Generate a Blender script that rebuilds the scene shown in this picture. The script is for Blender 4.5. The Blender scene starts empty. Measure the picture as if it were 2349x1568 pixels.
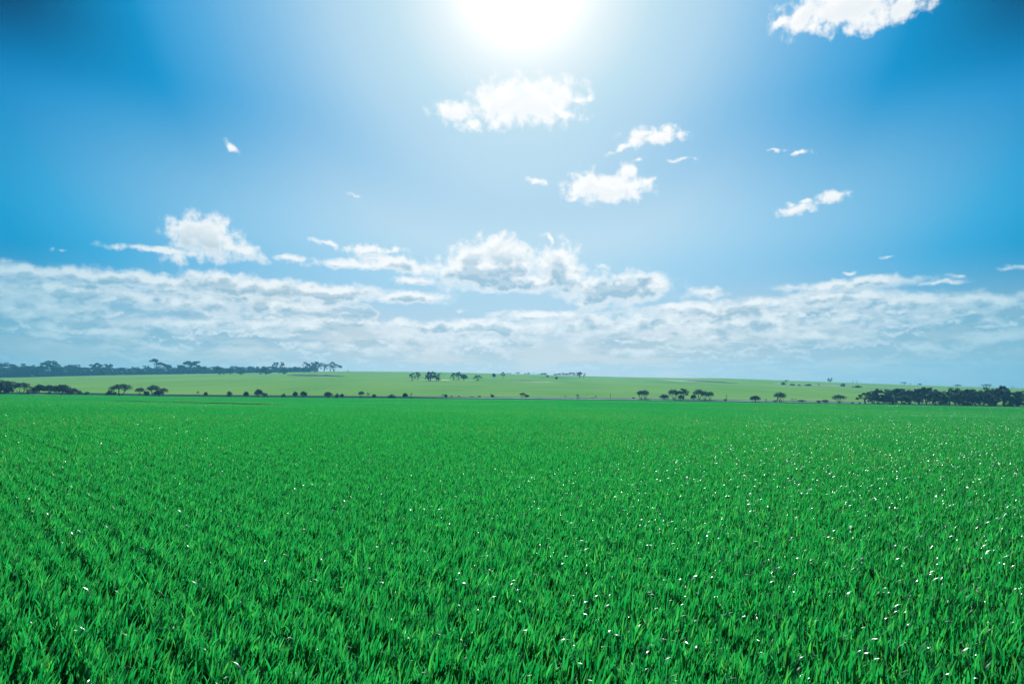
import bpy, math, random
import numpy as np

R = math.radians
sc = bpy.context.scene
col = sc.collection

# ---------------------------------------------------------------- camera
PITCH = 3.5
EYE = 1.65
FP = 1566.0                       # focal length in pixels of a 2349 px wide picture (24 mm lens)
CX, CY = 1174.5, 784.0
cd = bpy.data.cameras.new("camera")
cam = bpy.data.objects.new("camera", cd)
col.objects.link(cam)
sc.camera = cam
cd.lens = 24.0
cd.sensor_width = 36.0
cd.clip_start = 0.05
cd.clip_end = 20000.0
cam.location = (0, 0, EYE)
cam.rotation_euler = (R(90 + PITCH), 0, 0)

# ---------------------------------------------------------------- exposure
sc.view_settings.view_transform = 'Standard'
sc.view_settings.look = 'None'
EXPO = 0.35
WORLD_K = 2 ** -EXPO
sc.view_settings.exposure = EXPO
sc.view_settings.gamma = 1.0
sc.render.engine = 'CYCLES'
sc.cycles.max_bounces = 4
sc.cycles.diffuse_bounces = 1
sc.cycles.glossy_bounces = 1
sc.cycles.transmission_bounces = 1
sc.cycles.transparent_max_bounces = 8
sc.cycles.volume_bounces = 0
sc.cycles.use_denoising = True
sc.cycles.denoiser = 'OPENIMAGEDENOISE'
sc.cycles.denoising_input_passes = 'RGB_ALBEDO_NORMAL'
sc.cycles.denoising_prefilter = 'ACCURATE'
sc.cycles.caustics_reflective = False
sc.cycles.caustics_refractive = False
sc.cycles.sample_clamp_indirect = 3.0


def px_dir(x, y):
    """world direction seen at a point of the 2349x1568 picture"""
    dx, dz, dy = (x - CX) / FP, (CY - y) / FP, 1.0
    c, s = math.cos(R(PITCH)), math.sin(R(PITCH))
    v = (dx, dy * c - dz * s, dy * s + dz * c)
    n = math.sqrt(sum(a * a for a in v))
    return tuple(a / n for a in v)


def px_ae(x, y):
    d = px_dir(x, y)
    return math.degrees(math.atan2(d[0], d[1])), math.degrees(math.asin(d[2]))


def lin(r, g, b):
    f = lambda c: (c / 255 / 12.92) if c <= 10 else ((c / 255 + 0.055) / 1.055) ** 2.4
    return (f(r), f(g), f(b), 1.0)


SUN_AZ, SUN_EL = px_ae(1197, -52)
sun_dir = (math.sin(R(SUN_AZ)) * math.cos(R(SUN_EL)), math.cos(R(SUN_AZ)) * math.cos(R(SUN_EL)), math.sin(R(SUN_EL)))

# ---------------------------------------------------------------- world
world = bpy.data.worlds.new("World")
sc.world = world
world.use_nodes = True
wt = world.node_tree
wt.nodes.clear()


class NT:
    """small helper for wiring nodes"""
    def __init__(s, tree):
        s.t = tree

    def n(s, kind, ins=None, **kw):
        nd = s.t.nodes.new(kind)
        for k, v in kw.items():
            setattr(nd, k, v)
        for k, v in (ins or {}).items():
            s.set(nd.inputs[k], v)
        return nd

    def set(s, sock, v):
        if isinstance(v, bpy.types.NodeSocket):
            s.t.links.new(v, sock)
        else:
            sock.default_value = v

    def m(s, op, a, b=0.0, c=0.0, clamp=False):
        nd = s.n('ShaderNodeMath', {0: a, 1: b, 2: c}, operation=op)
        nd.use_clamp = clamp
        return nd.outputs[0]

    def v(s, op, a, b=(0, 0, 0), out=0):
        nd = s.n('ShaderNodeVectorMath', {0: a, 1: b}, operation=op)
        return nd.outputs['Value'] if op in ('LENGTH', 'DOT_PRODUCT', 'DISTANCE') else nd.outputs[0]

    def sst(s, x, lo, hi, a=0.0, b=1.0, mode='SMOOTHSTEP'):
        nd = s.n('ShaderNodeMapRange', {0: x, 1: lo, 2: hi, 3: a, 4: b}, interpolation_type=mode)
        return nd.outputs[0]

    def mix(s, f, a, b, blend='MIX'):
        nd = s.n('ShaderNodeMix', data_type='RGBA', blend_type=blend)
        s.set(nd.inputs[0], f)
        s.set(nd.inputs[6], a)
        s.set(nd.inputs[7], b)
        return nd.outputs[2]

    def ramp(s, f, stops):
        nd = s.n('ShaderNodeValToRGB', {0: f})
        e = nd.color_ramp.elements
        while len(e) > 1:
            e.remove(e[-1])
        e[0].position, e[0].color = stops[0]
        for p, c in stops[1:]:
            k = e.new(p)
            k.color = c
        return nd.outputs[0]

    def noise(s, vec, scale, detail=4, rough=0.55, dim='3D', out=0):
        nd = s.n('ShaderNodeTexNoise', {'Vector': vec, 'Scale': scale, 'Detail': detail, 'Roughness': rough})
        nd.noise_dimensions = dim
        return nd.outputs[out]


# clouds: (x, y, half width, half height, tilt, strength) on the 2349 px picture, turned into sky angles
CL = [
    # the white cloud below the sun
    (1215, 232, 108, 46, -4, 1.25), (1140, 235, 55, 38, 0, 1.1), (1042, 258, 50, 25, 0, 1.0), (1088, 284, 34, 19, 0, .8),
    (1330, 230, 50, 12, 0, .7), (1288, 262, 36, 12, -15, .8), (1160, 270, 60, 22, 10, .8),
    # its neighbours
    (1505, 316, 74, 16, -4, 1.0), (1480, 303, 30, 14, 0, .8), (1530, 300, 20, 14, -20, .8), (1432, 338, 34, 8, 25, .7),
    (1560, 366, 48, 5, -6, .45), (1464, 363, 14, 4, 0, .4),
    (1395, 432, 92, 30, 3, 1.1), (1442, 398, 26, 24, 0, .9), (1350, 422, 44, 32, 0, 1.0), (1488, 412, 26, 9, 0, .6), (1392, 452, 26, 18, 0, .8),
    (1325, 455, 30, 8, 10, .6),
    (1237, 416, 30, 9, -12, .6), (812, 448, 16, 5, -12, .45), (528, 337, 24, 11, -25, .75),
    (1838, 352, 42, 5, -5, .6), (1778, 346, 24, 4, 0, .4), (1800, 345, 30, 5, 0, .4),
    (1908, 450, 50, 13, 8, .95), (1915, 438, 16, 8, 0, .7), (1822, 483, 46, 11, -3, .85), (1810, 472, 18, 10, 0, .6), (1846, 464, 16, 5, 0, .6),
    # upper right cloud
    (1960, 8, 170, 46, 2, 1.1), (1850, 28, 60, 32, 30, 1.0), (1792, 50, 34, 14, 30, .8), (2080, 10, 130, 30, 14, .9), (1990, 50, 70, 30, 0, .9), (1860, 62, 30, 18, 0, .6),
    (1900, 20, 60, 40, 0, 1.0),
    # left heap
    (470, 542, 78, 40, -8, 1.2), (450, 522, 50, 22, 0, .9), (545, 570, 70, 16, -14, .9), (370, 574, 130, 9, 3, .8), (400, 590, 36, 20, -38, .8), (670, 591, 46, 8, 0, .7),
    (128, 575, 20, 6, -10, .4),
    # middle streaks
    (750, 556, 44, 9, -14, .75), (840, 570, 56, 11, -4, .85), (905, 576, 34, 8, 0, .6), (840, 606, 140, 11, 2, .95), (925, 608, 90, 17, -10, 1.0), (955, 645, 58, 11, -6, .85),
    # tall heap in the centre
    (1110, 624, 108, 34, 0, 1.25), (1080, 588, 42, 32, 0, 1.1), (1152, 578, 52, 34, -10, 1.2), (1190, 606, 44, 40, -30, 1.1),
    (1276, 602, 44, 40, -30, 1.1), (1290, 630, 60, 36, -25, 1.2), (1190, 650, 150, 17, 0, 1.05), (1255, 551, 20, 9, -42, .7), (1045, 620, 44, 26, 0, 1.0),
    (1425, 662, 110, 30, 0, 1.15), (1365, 668, 50, 36, 0, 1.0), (1480, 648, 70, 24, -14, .95), (1405, 640, 20, 18, 0, .7), (1622, 672, 52, 13, 0, .85), (1340, 700, 44, 26, -30, .6), (1380, 610, 30, 6, -10, .4),
    (945, 682, 84, 14, -7, 1.0), (1060, 714, 26, 5, 0, .5),
    # long left bank
    (250, 636, 330, 18, -2, 1.05), (90, 628, 120, 16, 0, .95), (500, 640, 90, 20, 0, 1.0), (600, 662, 230, 20, -2, 1.1), (760, 672, 120, 20, -4, 1.1), (150, 665, 190, 28, 0, .9),
    (120, 700, 190, 34, -6, .7), (430, 695, 230, 26, 0, .75), (600, 702, 60, 34, 0, .8), (740, 700, 90, 24, 10, .7), (60, 722, 60, 14, 0, .8), (500, 745, 300, 26, 3, .62), (240, 760, 260, 18, 0, .5),
    (640, 740, 160, 28, 0, .65), (250, 712, 44, 16, -20, .6), (380, 738, 24, 12, -30, .6),
    # long bank in the centre and on the right
    (1090, 752, 290, 17, 0, .95), (1250, 722, 140, 12, 2, .85), (1080, 778, 330, 24, 0, .55), (1340, 742, 120, 26, 0, .8), (1230, 790, 30, 12, 0, .55),
    (1560, 705, 110, 12, 0, .8), (1640, 715, 190, 22, 3, .95), (1760, 695, 120, 16, 6, .8), (1490, 745, 120, 26, 0, .8), (1700, 745, 160, 30, 0, .9), (1730, 735, 60, 30, 0, .85), (1620, 770, 230, 22, 0, .7),
    (1960, 652, 170, 13, 3, .95), (2010, 645, 120, 12, 0, .9), (1930, 680, 160, 22, 0, .95), (2060, 700, 170, 24, -4, .95), (2250, 690, 110, 20, 0, .95), (2210, 712, 80, 18, 0, .8),
    (2150, 648, 70, 7, 0, .6), (2195, 632, 20, 6, 0, .55), (2320, 614, 28, 8, -4, .65), (1942, 626, 18, 5, 0, .45), (2035, 591, 22, 4, 0, .4),
    (1960, 730, 130, 34, 0, .75), (2120, 730, 140, 24, 0, .6), (1870, 772, 170, 18, 0, .7), (1810, 785, 60, 12, 0, .7), (2260, 780, 120, 26, 12, .6), (2140, 800, 130, 24, 0, .5), (2290, 735, 90, 16, 0, .5),
    (900, 800, 420, 22, 0, .42), (1500, 808, 400, 16, 0, .4), (400, 800, 420, 14, 0, .38), (2000, 836, 500, 10, 0, .35), (130, 768, 160, 9, -2, .5),
]

grp = bpy.data.node_groups.new("cloud_field", 'ShaderNodeTree')
grp.interface.new_socket("P", in_out='INPUT', socket_type='NodeSocketVector')
grp.interface.new_socket("D", in_out='OUTPUT', socket_type='NodeSocketFloat')
grp.interface.new_socket("S", in_out='OUTPUT', socket_type='NodeSocketFloat')
g = NT(grp)
gi, go = grp.nodes.new('NodeGroupInput'), grp.nodes.new('NodeGroupOutput')
P = gi.outputs[0]
wn = g.noise(P, 0.55, 3, 0.5, '2D', 1)
warp = g.v('MULTIPLY', g.v('SUBTRACT', wn, (0.5, 0.5, 0.5)), (1.6, 0.8, 0))
PW = g.v('ADD', P, warp)
acc = None
for (x, y, rx, ry, rot, st) in CL:
    a0, e0 = px_ae(x, y)
    a1, _ = px_ae(x + rx, y)
    _, e1 = px_ae(x, y - ry)
    src = PW if acc is None else g.n('ShaderNodeVectorMath', {0: acc, 1: (1e-6, 1e-6, 0), 2: PW}, operation='MULTIPLY_ADD').outputs[0]
    wa, wb = abs(a1 - a0) * 1.36, abs(e1 - e0) * 1.48
    if abs(rot) >= 8:
        mp = g.n('ShaderNodeMapping', {0: src, 1: (a0, e0, 0), 2: (0, 0, R(rot)), 3: (wa, wb, 1)}, vector_type='TEXTURE').outputs[0]
    else:
        mp = g.n('ShaderNodeVectorMath', {0: src, 1: (1 / wa, 1 / wb, 0), 2: (-a0 / wa, -e0 / wb, 0)}, operation='MULTIPLY_ADD').outputs[0]
    f = g.m('MULTIPLY_ADD', g.v('LENGTH', mp), -1.15 * (0.5 + 0.5 * st), st)
    acc = f if acc is None else g.n('ShaderNodeMath', {0: acc, 1: f, 2: 0.22}, operation='SMOOTH_MAX').outputs[0]
acc = g.m('MAXIMUM', acc, -1.5)
iso = g.noise(P, 1.0, 9, 0.57, '2D')
strc = g.noise(g.v('MULTIPLY', P, (0.50, 1.15, 1)), 0.9, 9, 0.57, '2D')
el_in = g.n('ShaderNodeSeparateXYZ', {0: P}).outputs[1]
nz = g.n('ShaderNodeMix', data_type='FLOAT')
g.set(nz.inputs[0], g.sst(el_in, 5.0, 11.0))
g.set(nz.inputs[2], strc)
g.set(nz.inputs[3], iso)
D = g.m('ADD', acc, g.m('MULTIPLY', g.m('SUBTRACT', nz.outputs[0], 0.52), 1.65))
grp.links.new(D, go.inputs[0])
soft = g.noise(g.v('MULTIPLY', P, (0.75, 1.1, 1)), 0.95, 3.2, 0.5, '2D')
S = g.m('ADD', acc, g.m('MULTIPLY', g.m('SUBTRACT', soft, 0.5), 1.7))
grp.links.new(S, go.inputs[1])

w = NT(wt)
tc = w.n('ShaderNodeTexCoord')
dirv = w.v('NORMALIZE', tc.outputs['Generated'])
sx = w.n('ShaderNodeSeparateXYZ', {0: dirv})
az = w.m('DEGREES', w.m('ARCTAN2', sx.outputs[0], sx.outputs[1]))
el = w.m('DEGREES', w.m('ARCSINE', sx.outputs[2]))
th = w.m('DEGREES', w.m('ARCCOSINE', w.m('MINIMUM', w.v('DOT_PRODUCT', dirv, sun_dir), 0.999999)))
t60 = w.m('DIVIDE', th, 60.0, clamp=True)


def stops(lst):
    return [(a / 60.0, lin(*c)) for a, c in lst]


upper = w.ramp(t60, stops([(0, (255, 255, 255)), (4, (250, 253, 253)), (7, (222, 238, 245)), (10, (192, 224, 239)), (14, (174, 212, 236)), (18.8, (130, 189, 229)), (23, (85, 170, 222)),
                           (27.4, (10, 150, 210)), (31, (5, 148, 208)), (34.5, (0, 140, 203)), (42, (0, 110, 170)), (60, (0, 62, 112))]))
mid = w.ramp(t60, stops([(0, (255, 255, 255)), (12, (215, 235, 243)), (17, (190, 221, 239)), (21, (190, 221, 239)), (25, (164, 210, 237)), (32, (118, 188, 228)), (37, (60, 170, 220)),
                         (40.5, (22, 155, 208)), (48, (0, 125, 185)), (60, (0, 100, 160))]))
low = w.ramp(t60, stops([(0, (225, 232, 238)), (27, (206, 218, 226)), (30, (226, 222, 217)), (34.5, (206, 215, 216)), (39, (184, 208, 213)), (45.5, (154, 194, 209)), (60, (90, 150, 190))]))
skyc = w.mix(w.sst(el, 1.0, 10.0), low, mid)
skyc = w.mix(w.sst(el, 11.0, 22.5), skyc, upper)
skyc = w.mix(w.m('MULTIPLY', w.sst(el, 19.0, 26.5, 0.0, 1.0), w.sst(th, 25.0, 36.0)), skyc, lin(0, 48, 92))
nish = w.n('ShaderNodeTexSky', sky_type='NISHITA', sun_disc=False, sun_elevation=R(SUN_EL), sun_rotation=R(SUN_AZ))
nis = w.v('SCALE', nish.outputs[0])
nis.node.inputs[3].default_value = 0.06
skyc = w.mix(0.01, skyc, nis)
# aureole round the sun
aur = w.m('ADD', w.m('MULTIPLY', w.m('EXPONENT', w.m('MULTIPLY', w.m('POWER', w.m('DIVIDE', th, 2.75), 2.0), -1.0)), 1.5),
          w.m('MULTIPLY', w.m('EXPONENT', w.m('MULTIPLY', th, -0.22)), 0.17))
comb = w.n('ShaderNodeCombineXYZ', {0: az, 1: el, 2: 0.0})
g1 = w.n('ShaderNodeGroup')
g1.node_tree = grp
w.set(g1.inputs[0], comb.outputs[0])
comb2 = w.n('ShaderNodeCombineXYZ', {0: az, 1: w.m('ADD', el, 0.42), 2: 0.0})
g2 = w.n('ShaderNodeGroup')
g2.node_tree = grp
w.set(g2.inputs[0], comb2.outputs[0])
d1, d2 = g1.outputs[0], g2.outputs[0]
alpha = w.m('MULTIPLY', w.sst(d1, -0.16, 0.62), w.sst(el, -0.5, 4.5, 0.5, 1.0))
s1, s2 = g1.outputs[1], g2.outputs[1]
thick = w.sst(d1, 0.10, 0.70)
rel = w.m('SUBTRACT', s1, s2)                                            # positive where the cloud top catches the sun
core = w.sst(w.m('ADD', w.m('MINIMUM', s1, s2), w.sst(el, 10.0, 7.5, 0.0, 0.22)), 0.30, 0.92)
lowness = w.sst(el, 13.0, 8.5, 0.16, 0.92)
shade = w.m('MULTIPLY', w.m('MULTIPLY', thick, w.m('ADD', w.m('MULTIPLY', core, 0.80), w.sst(rel, 0.12, -0.40, 0.0, 0.55)), clamp=True), lowness)
white = w.ramp(t60, stops([(0, (255, 255, 255)), (20, (255, 255, 255)), (27, (247, 250, 251)), (33, (236, 244, 247)), (38, (214, 232, 240)), (45, (180, 216, 230)), (60, (140, 190, 215))]))
grey = w.ramp(t60, stops([(0, (205, 222, 232)), (24, (152, 190, 213)), (30, (162, 192, 208)), (36, (134, 182, 208)), (45, (118, 178, 204)), (60, (80, 140, 180))]))
cloudc = w.mix(shade, white, grey)
cloudc = w.mix(w.sst(el, 5.5, 0.0, 0.0, 0.60), cloudc, low)
fin = skyc
# the long low bank: a grey-blue sheet with bright billows, its upper edge following the heaps
TOP = [(0, 645), (300, 640), (560, 648), (660, 668), (850, 690), (890, 742), (1100, 752), (1150, 735), (1300, 722), (1345, 705), (1460, 722), (1560, 712), (1780, 690), (1860, 668), (2200, 668), (2349, 680)]
ba = w.m('DIVIDE', w.m('ADD', az, 45.0), 90.0, clamp=True)
cv = w.n('ShaderNodeFloatCurve', {1: ba})
cu = cv.mapping.curves[0]
pts = [((px_ae(x, y)[0] + 45) / 90, px_ae(x, y)[1] / 12) for x, y in TOP]
pts = [(0.0, pts[0][1])] + pts + [(1.0, pts[-1][1])]
cu.points[0].location = pts[0]
cu.points[1].location = pts[-1]
for p_ in pts[1:-1]:
    cu.points.new(*p_)
for p_ in cu.points:
    p_.handle_type = 'VECTOR'
cv.mapping.update()
topel = w.m('MULTIPLY', cv.outputs[0], 12.0)
Pc = comb.outputs[0]
wob = w.noise(w.v('MULTIPLY', Pc, (0.6, 1.0, 0)), 0.9, 5, 0.6, '2D')
below = w.m('SUBTRACT', w.m('ADD', topel, w.m('MULTIPLY', w.m('SUBTRACT', wob, 0.55), 3.0)), el)
bsc = (0.72, 1.45, 0)
b1 = w.noise(w.v('MULTIPLY', Pc, bsc), 0.85, 8, 0.6, '2D')
b2 = w.noise(w.v('MULTIPLY', w.v('ADD', Pc, (0.0, 0.30, 0.0)), bsc), 0.85, 8, 0.6, '2D')
b3 = w.noise(w.v('MULTIPLY', Pc, (0.16, 0.8, 0)), 0.8, 5, 0.6, '2D')
brel = w.sst(w.m('SUBTRACT', b1, b2), -0.01, 0.11)
bden = w.sst(w.m('ADD', b1, w.m('MULTIPLY', w.m('SUBTRACT', b3, 0.5), 0.8)), 0.47, 0.66)
bwhite = w.m('MULTIPLY', w.m('MULTIPLY', w.m('ADD', w.m('MULTIPLY', brel, 0.92), 0.08), bden), w.sst(el, 0.2, 5.0, 0.20, 0.92), clamp=True)
rim = w.m('MULTIPLY', w.sst(below, 0.0, 0.35), w.sst(below, 1.1, 0.35))
bwhite = w.m('MAXIMUM', bwhite, w.m('MULTIPLY', rim, 0.8))
bgrey = w.mix(w.sst(el, 5.0, 0.3, 0.0, 0.75), grey, low)
bankc = w.mix(bwhite, bgrey, w.mix(0.12, white, grey))
balpha = w.m('MULTIPLY', w.sst(below, 0.0, 0.6), w.m('MAXIMUM', bwhite, w.sst(b3, 0.38, 0.52, 0.15, 0.95)))
fin = w.mix(balpha, fin, bankc)
fin = w.mix(alpha, fin, cloudc)
finv = w.v('ADD', fin, w.n('ShaderNodeCombineXYZ', {0: aur, 1: aur, 2: aur}).outputs[0])
clear = w.v('ADD', skyc, w.n('ShaderNodeCombineXYZ', {0: aur, 1: aur, 2: aur}).outputs[0])
bg0 = w.n('ShaderNodeBackground', {0: clear, 1: WORLD_K})
bg1 = w.n('ShaderNodeBackground', {0: finv, 1: WORLD_K})
# the clouds stand in the part of the sky ahead; the rest is clear
part = w.m('MULTIPLY', w.m('MULTIPLY', w.sst(w.m('ABSOLUTE', az), 54.0, 46.0), w.sst(el, 35.0, 31.0)), w.sst(el, -2.0, -1.0))
wmx = w.n('ShaderNodeMixShader', {0: part, 1: bg0.outputs[0], 2: bg1.outputs[0]})
wo = w.n('ShaderNodeOutputWorld', {0: wmx.outputs[0]})
world.cycles.sampling_method = 'MANUAL'
world.cycles.sample_map_resolution = 512

# ---------------------------------------------------------------- sun
sl = bpy.data.lights.new("sun", 'SUN')
sl.energy = 5.0
sl.angle = R(0.53)
sl.color = (1.0, 0.96, 0.88)
sun = bpy.data.objects.new("sun", sl)
col.objects.link(sun)
sun.rotation_euler = (R(-(90 - SUN_EL)), 0, R(-SUN_AZ))
sun.location = (0, 0, 60)


# ---------------------------------------------------------------- terrain
def interp(x, tab):
    return np.interp(x, [a for a, _ in tab], [b for _, b in tab])


ROAD_ROW = [(-600, 899), (0, 902.5), (200, 904.5), (400, 908), (780, 911.5), (1200, 914.5), (1500, 918), (1800, 923), (2000, 926.5), (2349, 933), (2900, 942)]
RIDGE_ROW = [(-600, 868), (0, 866), (250, 860), (500, 856), (780, 851), (1000, 853), (1200, 858), (1340, 862), (1480, 865.5), (1570, 867), (1640, 866.5), (1740, 870), (1900, 876), (2100, 883), (2349, 890), (2900, 900)]
Y_ROAD, Y_BACK, Y_RIDGE = 226.0, 250.0, 800.0


def row_z(row, Y):
    t = math.tan(R(PITCH)) + 0 * row
    a = np.arctan((CY - row) / FP) + R(PITCH)
    return EYE + Y * np.tan(a)


def terrain(X, Y):
    X = np.asarray(X, float)
    Y = np.asarray(Y, float)
    Yc = np.maximum(Y, 25.0)
    xp = CX + FP * (X / Yc) * math.cos(R(PITCH))
    zr = row_z(interp(xp, ROAD_ROW) + 2.6, Y_ROAD)
    zb = row_z(interp(xp, ROAD_ROW) - 4.0, Y_BACK)
    zt = row_z(interp(xp, RIDGE_ROW), Y_RIDGE)
    k = np.clip(Y / Y_ROAD, 0, 1)
    near = zr * (0.75 * k + 0.25 * k * k) + 0.30 * np.sin(np.clip(Y, 0, 226) / 226 * math.pi) * np.sin(Y / 19.0 + X / 60.0) * np.clip(Y / 30, 0, 1)
    kb = np.clip((Y - Y_ROAD) / (Y_BACK - Y_ROAD), 0, 1)
    u = np.clip((Y - Y_BACK) / (Y_RIDGE - Y_BACK), 0, 1)
    far = zb + (zt - zb) * (1.32 * u - 0.32 * u * u)
    z = np.where(Y < Y_ROAD, near, np.where(Y < Y_BACK, zr + (zb - zr) * kb, far))
    z = z - np.clip(Y - Y_RIDGE, 0, 5000) * 0.025
    return z


def tz(x, y):
    return float(terrain(x, y))


def ground_at(x, y, lo=2.0, hi=800.0):
    """where the ray through a picture point meets the ground, as X, Y"""
    d = px_dir(x, y)
    prev = lo
    for i in range(1, 1600):
        Y = lo + (hi - lo) * i / 1600
        if EYE + d[2] / d[1] * Y < tz(d[0] / d[1] * Y, Y):
            return d[0] / d[1] * Y, Y
    return d[0] / d[1] * hi, hi


# ---------------------------------------------------------------- mesh helpers
def tag(o, label=None, cat=None, group=None, kind=None):
    if label:
        o["label"] = label
    if cat:
        o["category"] = cat
    if group:
        o["group"] = group
    if kind:
        o["kind"] = kind
    return o


def mesh_np(name, V, F, mat, attr=None):
    me = bpy.data.meshes.new(name)
    V = np.asarray(V, np.float32)
    F = np.asarray(F, np.int32)
    k = F.shape[1]
    me.vertices.add(len(V))
    me.vertices.foreach_set('co', V.ravel())
    me.loops.add(F.size)
    me.loops.foreach_set('vertex_index', F.ravel())
    me.polygons.add(len(F))
    me.polygons.foreach_set('loop_start', np.arange(0, F.size, k, dtype=np.int32))
    me.polygons.foreach_set('loop_total', np.full(len(F), k, np.int32))
    me.update(calc_edges=True)
    if attr is not None:
        for an, av in attr.items():
            at = me.attributes.new(an, 'FLOAT', 'POINT')
            at.data.foreach_set('value', np.asarray(av, np.float32))
    if mat:
        me.materials.append(mat)
    return me


def obj(name, me, parent=None, loc=(0, 0, 0)):
    o = bpy.data.objects.new(name, me)
    col.objects.link(o)
    o.location = loc
    if parent:
        o.parent = parent
    return o


def material(name):
    m = bpy.data.materials.new(name)
    m.use_nodes = True
    m.node_tree.nodes.clear()
    return m, NT(m.node_tree)


def finish(t, shader):
    t.n('ShaderNodeOutputMaterial', {0: shader})


def principled_mat(name, build, rough=0.8, spec=0.3):
    m, t = material(name)
    c = build(t)
    p = t.n('ShaderNodeBsdfPrincipled', {'Base Color': c, 'Roughness': rough, 'Specular IOR Level': spec})
    finish(t, p.outputs[0])
    return m


# ---------------------------------------------------------------- materials
def blade_material():
    m, t = material("wheat_blade")
    tone = t.n('ShaderNodeAttribute', attribute_name='tone').outputs['Fac']
    ht = t.n('ShaderNodeAttribute', attribute_name='along').outputs['Fac']
    oi = t.n('ShaderNodeObjectInfo').outputs['Random']
    geo = t.n('ShaderNodeNewGeometry')
    big = t.noise(geo.outputs['Position'], 0.035, 3, 0.5)
    tt = t.m('ADD', tone, t.m('MULTIPLY', t.m('SUBTRACT', big, 0.5), 0.55))
    tr = t.ramp(tt, [(0.0, (0.001, 0.18, 0.036, 1)), (0.45, (0.003, 0.34, 0.060, 1)), (0.80, (0.016, 0.44, 0.070, 1)), (0.96, (0.08, 0.50, 0.07, 1)), (0.985, (0.34, 0.42, 0.10, 1))])
    df = t.ramp(tt, [(0.0, (0.001, 0.030, 0.012, 1)), (0.5, (0.002, 0.06, 0.020, 1)), (0.97, (0.015, 0.10, 0.028, 1)), (1.0, (0.22, 0.20, 0.08, 1))])
    tip = t.m('MULTIPLY', t.m('POWER', ht, 2.5), 0.38)                # paler, yellower leaf tips
    tr = t.mix(tip, tr, (0.08, 0.50, 0.10, 1))
    df = t.mix(tip, df, (0.05, 0.20, 0.06, 1))
    d = t.n('ShaderNodeBsdfDiffuse', {0: df})
    tl = t.n('ShaderNodeBsdfTranslucent', {0: tr})
    mx = t.n('ShaderNodeMixShader', {0: 0.72, 1: d.outputs[0], 2: tl.outputs[0]})
    gl = t.n('ShaderNodeBsdfGlossy', {0: (0.82, 0.93, 1.0, 1), 'Roughness': 0.34})
    lw = t.n('ShaderNodeFresnel', {0: 1.42})
    fac = t.m('MULTIPLY', lw.outputs[0], 0.13, clamp=True)
    mx2 = t.n('ShaderNodeMixShader', {0: fac, 1: mx.outputs[0], 2: gl.outputs[0]})
    finish(t, mx2.outputs[0])
    return m


M_BLADE = blade_material()


def soil(t):
    p = t.n('ShaderNodeNewGeometry').outputs['Position']
    n1 = t.noise(p, 0.7, 6, 0.6)
    return t.ramp(n1, [(0.3, (0.006, 0.030, 0.010, 1)), (0.7, (0.020, 0.060, 0.018, 1))])


M_GROUND = None
gm, gt = material("field_ground")
p = gt.n('ShaderNodeNewGeometry').outputs['Position']
sp = gt.n('ShaderNodeSeparateXYZ', {0: p})
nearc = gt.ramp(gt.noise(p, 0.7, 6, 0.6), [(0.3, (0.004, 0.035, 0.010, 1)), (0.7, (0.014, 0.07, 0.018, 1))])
pv = gt.v('MULTIPLY', p, (1, 0.35, 0))
h1 = gt.noise(pv, 0.02, 5, 0.55)
h2 = gt.noise(gt.v('MULTIPLY', p, (1, 0.6, 0)), 1.6, 3, 0.6)
hs = gt.noise(gt.v('MULTIPLY', p, (0.004, 0.03, 0)), 1.0, 4, 0.6)
hillc = gt.ramp(gt.m('ADD', gt.m('MULTIPLY', h1, 0.5), gt.m('MULTIPLY', h2, 0.5)),
                [(0.3, (0.07, 0.27, 0.06, 1)), (0.5, (0.17, 0.38, 0.09, 1)), (0.7, (0.24, 0.44, 0.12, 1))])
hillc = gt.mix(gt.sst(hs, 0.52, 0.68, 0, 0.6), hillc, (0.22, 0.36, 0.20, 1))
verge = gt.ramp(gt.noise(p, 0.6, 5, 0.6), [(0.35, (0.018, 0.045, 0.045, 1)), (0.65, (0.05, 0.09, 0.085, 1))])
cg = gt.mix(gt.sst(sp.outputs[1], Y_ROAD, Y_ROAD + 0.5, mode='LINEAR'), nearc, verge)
cg = gt.mix(gt.sst(sp.outputs[1], Y_BACK - 1, Y_BACK + 1, mode='LINEAR'), cg, hillc)
pb = gt.n('ShaderNodeBsdfPrincipled', {'Base Color': cg, 'Roughness': 0.95, 'Specular IOR Level': 0.0})
bmp = gt.n('ShaderNodeBump', {'Height': h2, 'Strength': 0.5, 'Distance': 0.3})
gt.set(pb.inputs['Normal'], bmp.outputs[0])
finish(gt, pb.outputs[0])
M_GROUND = gm

# ---------------------------------------------------------------- ground sheet
Yk = np.concatenate([np.linspace(-60, 0, 7), np.linspace(3, 225, 112), np.linspace(Y_ROAD, Y_BACK, 9), np.linspace(255, 800, 90), np.linspace(815, 1500, 30)])
Tk = np.linspace(-1.7, 1.7, 171)
TT, YY = np.meshgrid(Tk, Yk)
XX = TT * (np.maximum(YY, 0) + 80)
ZZ = terrain(XX, YY)
V = np.stack([XX, YY, ZZ], -1).reshape(-1, 3)
nx, ny = len(Tk), len(Yk)
i, j = np.meshgrid(np.arange(nx - 1), np.arange(ny - 1))
q = (j * nx + i).ravel()
F = np.stack([q, q + 1, q + nx + 1, q + nx], -1)
gme = mesh_np("ground", V, F, M_GROUND)
gme.polygons.foreach_set('use_smooth', np.ones(len(F), bool))
tag(obj("ground", gme), "broad ground of the green crop field and the hill behind it", kind="structure")


# ---------------------------------------------------------------- crop
ROWA = R(42)                                  # sowing rows run 42 degrees left of the view
rdir = np.array([-math.sin(ROWA), math.cos(ROWA)])
rnor = np.array([math.cos(ROWA), math.sin(ROWA)])


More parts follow.
